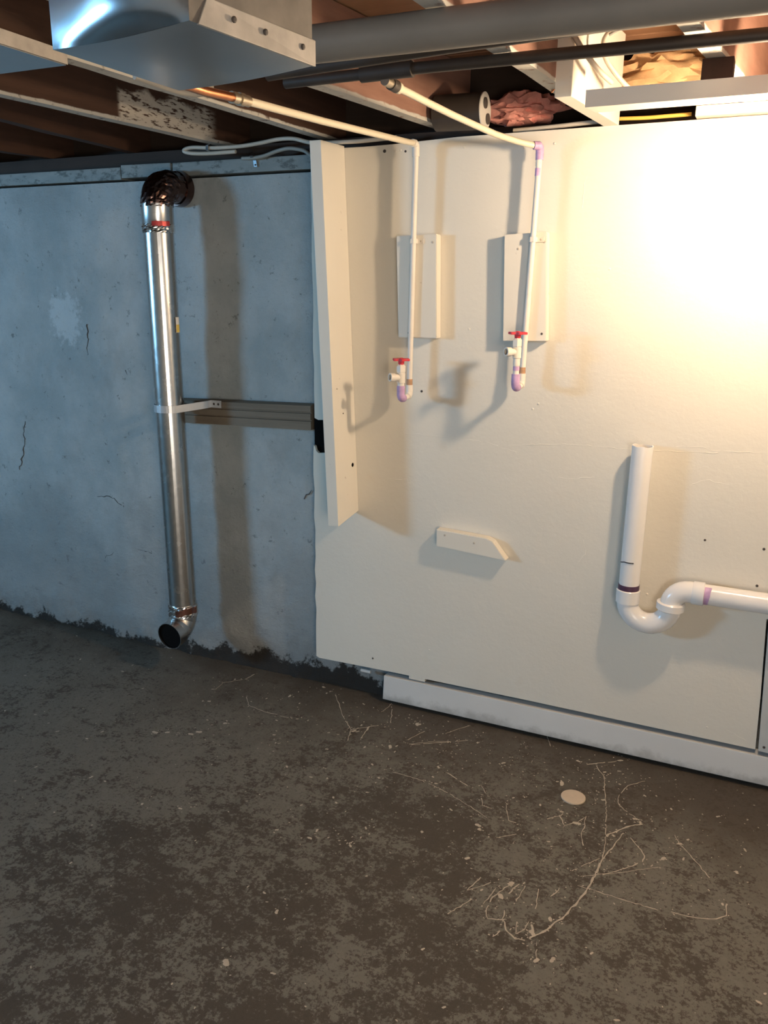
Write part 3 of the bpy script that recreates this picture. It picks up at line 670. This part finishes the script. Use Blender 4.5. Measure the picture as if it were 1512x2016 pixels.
# cables and clips
def cable(pts, r, mat, label, name='cable'):
    P = [Vector(p) for p in pts]; out = []
    for i in range(len(P)-1):
        a, b, c, d = P[max(i-1,0)], P[i], P[i+1], P[min(i+2,len(P)-1)]
        for k in range(6):
            t = k/6; out.append(.5*((2*b)+(c-a)*t+(2*a-5*b+4*c-d)*t*t+(3*b-a-3*c+d)*t**3))
    out.append(P[-1]); bm = bmn(); tube(bm, out, r, 10)
    return tag(obj(name, bm, mat, None, True), label, 'cable')
cable([(-.74,.03,1.878),(-.624,.03,1.881),(-.53,.035,1.886),(-.45,.035,1.888)], .006, m_cable, 'cream cable lying along the panel top behind the right water pipe')
cable([(-.46,.04,1.892),(-.378,.04,1.889),(-.33,.04,1.8895),(-.262,.045,1.891)], .005, m_yellow, 'yellow cable end on the panel top left of the white strip')
cable([(-1.10,.02,1.880),(-1.17,-.01,1.872),(-1.237,-.03,1.868),(-1.36,-.03,1.872),(-1.433,-.02,1.889),(-1.497,-.01,1.893),(-1.564,-.01,1.886),(-1.642,-.012,1.880),(-1.742,-.014,1.880),(-1.83,-.014,1.886),(-1.865,-.016,1.878),(-1.835,-.018,1.868),(-1.763,-.015,1.864),(-1.66,-.012,1.865)], .0062, m_cable, 'pale cable looping back on itself below the white-scraped joist')
cable([(-1.34,.03,1.825),(-1.394,.022,1.842),(-1.424,.02,1.860),(-1.476,.02,1.869),(-1.523,.022,1.864),(-1.572,.022,1.852),(-1.611,.022,1.848),(-1.66,.024,1.8485)], .006, m_cable_g, 'grey cable clipped to the ledge beside the tall post')
bm = bmn(); ribbon(bm, [(-1.617,.030,1.860),(-1.617,.019,1.861),(-1.617,.013,1.853),(-1.617,.019,1.845),(-1.617,.0325,1.842),(-1.615,.0335,1.822)], (1,0,0), .012, .0016)
ck = tag(obj('cable_clip', bm, m_zinc), 'shiny metal clip holding the grey cable on the ledge', 'clip'); screw(ck, -1.615, .0325, 1.828, .003, m_screw_d)
bm = bmn(); ribbon(bm, [(-1.765,-.006,1.894),(-1.765,-.022,1.888),(-1.765,-.024,1.874),(-1.765,-.006,1.870)], (1,0,0), .010, .0016)
tag(obj('cable_clip', bm, m_zinc), 'shiny staple on the looping pale cable under the scraped joist', 'clip')
for k, (pts, r, m, lab) in enumerate([
    ([(-.505,-.425,2.02),(-.48,-.425,1.99),(-.455,-.42,1.955),(-.425,-.38,1.92),(-.405,-.33,1.905)], .006, m_cable, 'dusty cable drooping beside the short light block'),
    ([(-.37,-.30,2.06),(-.40,-.31,2.03),(-.43,-.32,2.0),(-.425,-.32,1.96),(-.395,-.28,1.92),(-.36,-.22,1.89)], .006, m_cable, 'looped cream cable hanging left of the tan insulation'),
    ([(-.30,-.33,2.06),(-.36,-.33,2.03),(-.415,-.345,2.0)], .0035, m_cable_g, 'thin loose wire stub above the looped cream cable'),
    ([(-.545,-.33,1.895),(-.50,-.345,1.935)], .003, m_copper, 'thin bare copper wire crossing the scraped joist')]):
    cable(pts, r, m, lab, 'loose_wire')
# ------------------------------------------------------------------ on the floor
bm = bmn(); c = Vector((-.371,-.287,0)); tube(bm, [c+Vector((0,0,.0004)), c+Vector((0,0,.004)), c+Vector((0,0,.0052))], [.0355,.0355,.033], 40)
tag(obj('floor_plug', bm, m_plug), 'round beige plug lying flat on the stained floor', 'plug')
DRIPS= [([(-0.244,-0.544),(-0.247,-0.588),(-0.255,-0.658),(-0.273,-0.725),(-0.291,-0.78),(-0.315,-0.831),(-0.336,-0.865),(-0.352,-0.885)],0.006),([(-0.352,-0.885),(-0.375,-0.889),(-0.401,-0.872),(-0.417,-0.844),(-0.422,-0.814)],0.003),([(-0.209,-0.39),(-0.235,-0.495),(-0.244,-0.544)],0.003),([(-0.343,-0.087),(-0.307,-0.139),(-0.291,-0.219),(-0.267,-0.329),(-0.247,-0.455),(-0.244,-0.533)],0.0022),([(-0.167,-0.326),(-0.204,-0.356),(-0.237,-0.403),(-0.251,-0.422)],0.005),([(-0.193,-0.107),(-0.235,-0.156),(-0.251,-0.214),(-0.248,-0.254),(-0.226,-0.284),(-0.19,-0.306)],0.002),([(-0.189,-0.404),(-0.165,-0.434),(-0.143,-0.463),(-0.147,-0.493),(-0.182,-0.536),(-0.231,-0.586)],0.0025),([(-0.305,-0.607),(-0.275,-0.559),(-0.249,-0.524)],0.0015),([(-0.282,-0.651),(-0.225,-0.654),(-0.163,-0.654),(-0.086,-0.655)],0.002),([(-0.057,-0.646),(-0.017,-0.646),(0.044,-0.626),(0.063,-0.603),(0.064,-0.561)],0.0028),([(-0.542,-0.883),(-0.506,-0.811)],0.0025),([(-0.527,-0.787),(-0.51,-0.728)],0.002),([(-0.525,-0.786),(-0.481,-0.735)],0.0015),([(-0.434,-0.718),(-0.461,-0.78),(-0.462,-0.837),(-0.449,-0.858),(-0.41,-0.84)],0.0022),([(-0.463,-0.752),(-0.475,-0.816)],0.002),([(-0.416,-0.709),(-0.429,-0.755)],0.0025),([(-0.399,-0.712),(-0.405,-0.773)],0.002),([(-0.365,-0.706),(-0.356,-0.778)],0.002),([(-0.321,-0.679),(-0.322,-0.7),(-0.333,-0.72)],0.0022),([(-0.386,-0.838),(-0.376,-0.877),(-0.363,-0.854),(-0.359,-0.825)],0.002),([(-0.341,-0.86),(-0.351,-0.831)],0.004),([(-0.421,-0.907),(-0.413,-0.882)],0.003),([(-0.327,-0.879),(-0.312,-0.93)],0.0015),([(-0.389,-0.387),(-0.365,-0.427),(-0.336,-0.4),(-0.319,-0.361),(-0.312,-0.414),(-0.315,-0.446),(-0.299,-0.492)],0.0022),([(-0.417,-0.42),(-0.382,-0.384)],0.002),([(-0.935,-0.392),(-0.814,-0.396),(-0.733,-0.415),(-0.64,-0.454),(-0.571,-0.487)],0.0016),([(-0.75,-0.327),(-0.671,-0.364)],0.0025),([(-0.54,-0.406),(-0.513,-0.472),(-0.49,-0.474)],0.002),([(-0.638,-0.341),(-0.61,-0.378)],0.0018),([(-0.613,-0.407),(-0.6,-0.435),(-0.571,-0.441)],0.0022),([(-0.921,-0.223),(-0.852,-0.172),(-0.791,-0.143),(-0.756,-0.118)],0.002),([(-0.938,-0.205),(-0.906,-0.127)],0.002),([(-0.839,-0.113),(-0.786,-0.032)],0.0016),([(-0.08,-0.341),(-0.064,-0.374),(-0.021,-0.427),(0.019,-0.481)],0.0018),([(-0.369,-0.092),(-0.271,-0.021)],0.0025),([(-0.522,-0.562),(-0.476,-0.522)],0.002),([(-0.283,-0.616),(-0.209,-0.57),(-0.105,-0.495)],0.0014),([(-0.53,0.035),(-0.499,-0.038)],0.002),([(-1.297,-0.029),(-1.199,-0.158),(-1.135,-0.225)],0.002),([(-1.135,-0.225),(-1.115,-0.207),(-1.064,-0.159)],0.0022),([(-1.664,-0.07),(-1.656,-0.016)],0.003),([(-1.718,-0.184),(-1.723,-0.128),(-1.672,-0.074)],0.0016),([(-1.583,-0.184),(-1.536,-0.234),(-1.455,-0.247),(-1.366,-0.246)],0.0016),([(-1.08,-0.261),(-1.088,-0.179)],0.004),([(-1.092,-0.073),(-1.083,0.001),(-1.031,-0.127)],0.0018),([(-1.135,-0.225),(-1.113,-0.292)],0.002),([(-0.914,-0.226),(-0.805,-0.152)],0.002)]
BLOBS= [(-0.575,-0.545),(-0.19,-0.312),(-0.097,-0.453),(-0.288,-0.259),(-0.386,-0.369),(-0.53,-0.363),(-0.61,-0.198),(-0.762,-0.393),(-0.279,-0.024),(-0.313,-0.932),(-0.281,-0.915),(-0.248,-0.418),(-0.174,-0.324),(-0.335,-0.403),(-0.342,-0.857),(-0.315,-0.795),(0.081,-0.428),(0.022,-0.199),(-0.399,-0.085),(-0.971,-0.264),(-0.947,-0.095),(-0.786,-0.309),(-0.434,-0.718),(-0.444,-0.772),(-0.418,-0.229),(-0.583,-0.53),(-0.064,-0.372),(-1.327,-0.015),(-1.444,-0.109),(-1.335,-0.24),(-1.542,-0.372),(-1.122,-0.227),(-1.366,0.005),(-1.717,-0.522),(-1.681,-0.505),(-0.942,-0.093),(-1.32,-0.405),(-1.587,-0.457),(-1.603,-0.48),(-1.684,-0.269),(-1.491,-0.853),(-1.378,-0.823),(-0.934,-1.231),(-0.87,-0.75),(-0.979,-0.779),(-0.861,-0.674),(-0.565,-0.674),(-0.915,-1.051),(-0.865,-0.76)]

bm = bmn()
def flatstroke(pts, w):
    P = []
    for (a, b), (a2, b2) in zip(pts, pts[1:]):
        n = max(2, int(math.hypot(a2-a, b2-b)/.010)); P += [(a+(a2-a)*k/n+random.uniform(-.002,.002), b+(b2-b)*k/n+random.uniform(-.002,.002)) for k in range(n)]
    P.append(pts[-1]); prev = None
    for i, (x, y) in enumerate(P):
        x0, y0 = P[max(i-1,0)]; x1, y1 = P[min(i+1,len(P)-1)]; d = Vector((x1-x0, y1-y0)).normalized() if (x1,y1)!=(x0,y0) else Vector((1,0))
        ww = w*random.uniform(.35, 1.0)*.95; nx, ny = -d.y*ww, d.x*ww
        cur = [bm.verts.new((x+nx, y+ny, .0006)), bm.verts.new((x, y, .0012)), bm.verts.new((x-nx, y-ny, .0006))]
        if prev and random.random() > .05:
            bm.faces.new((prev[0], prev[1], cur[1], cur[0])); bm.faces.new((prev[1], prev[2], cur[2], cur[1]))
        prev = cur
def blob(x, y, r, e=1.0):
    n = 13 if r > .004 else 8; a0 = random.uniform(0, 6.28); cv = bm.verts.new((x, y, .0012)); rim = []
    for k in range(n):
        q = 2*math.pi*k/n; rr = r*(.8 + .3*math.sin(q*2+x*90) + random.uniform(-.16, .16))
        dx, dy = rr*math.cos(q)*e, rr*math.sin(q); rim.append(bm.verts.new((x+dx*math.cos(a0)-dy*math.sin(a0), y+dx*math.sin(a0)+dy*math.cos(a0), .0005)))
    for k in range(n): bm.faces.new((cv, rim[k], rim[(k+1) % n]))
for pts, w in DRIPS: flatstroke(pts, min(w, .0042)*.85)
for x, y in BLOBS:
    r = random.uniform(.004, .010); blob(x, y, r, random.uniform(.8, 1.6))
    for _ in range(5): blob(x+random.gauss(0, .022), y+random.gauss(0, .022), random.uniform(.0012, .003), random.uniform(.8, 1.6))
for pts, w in DRIPS:
    for (x, y) in pts:
        for _ in range(2): blob(x+random.gauss(0, .012), y+random.gauss(0, .012), random.uniform(.001, .0028), random.uniform(.8, 1.6))
for _ in range(420):
    blob(random.gauss(-.55, .42), -.05-abs(random.gauss(0, .33)), random.choice((.0012,.0015,.002,.0025)), random.uniform(.8, 1.8))
for _ in range(430):
    x = random.gauss(-.85, .75); y = -abs(random.gauss(0, .62)) - .02
    if x > .9 or x < -3: continue
    blob(x, y, random.choice((.0015,.002,.002,.003,.0045)), random.uniform(.8, 1.6))
bmesh.ops.recalc_face_normals(bm, faces=bm.faces[:])
for f in bm.faces:
    if f.normal.z < 0: f.normal_flip()
stuff(obj('paint_splatter', bm, m_splat, floor, off=Vector((0,0,0))))
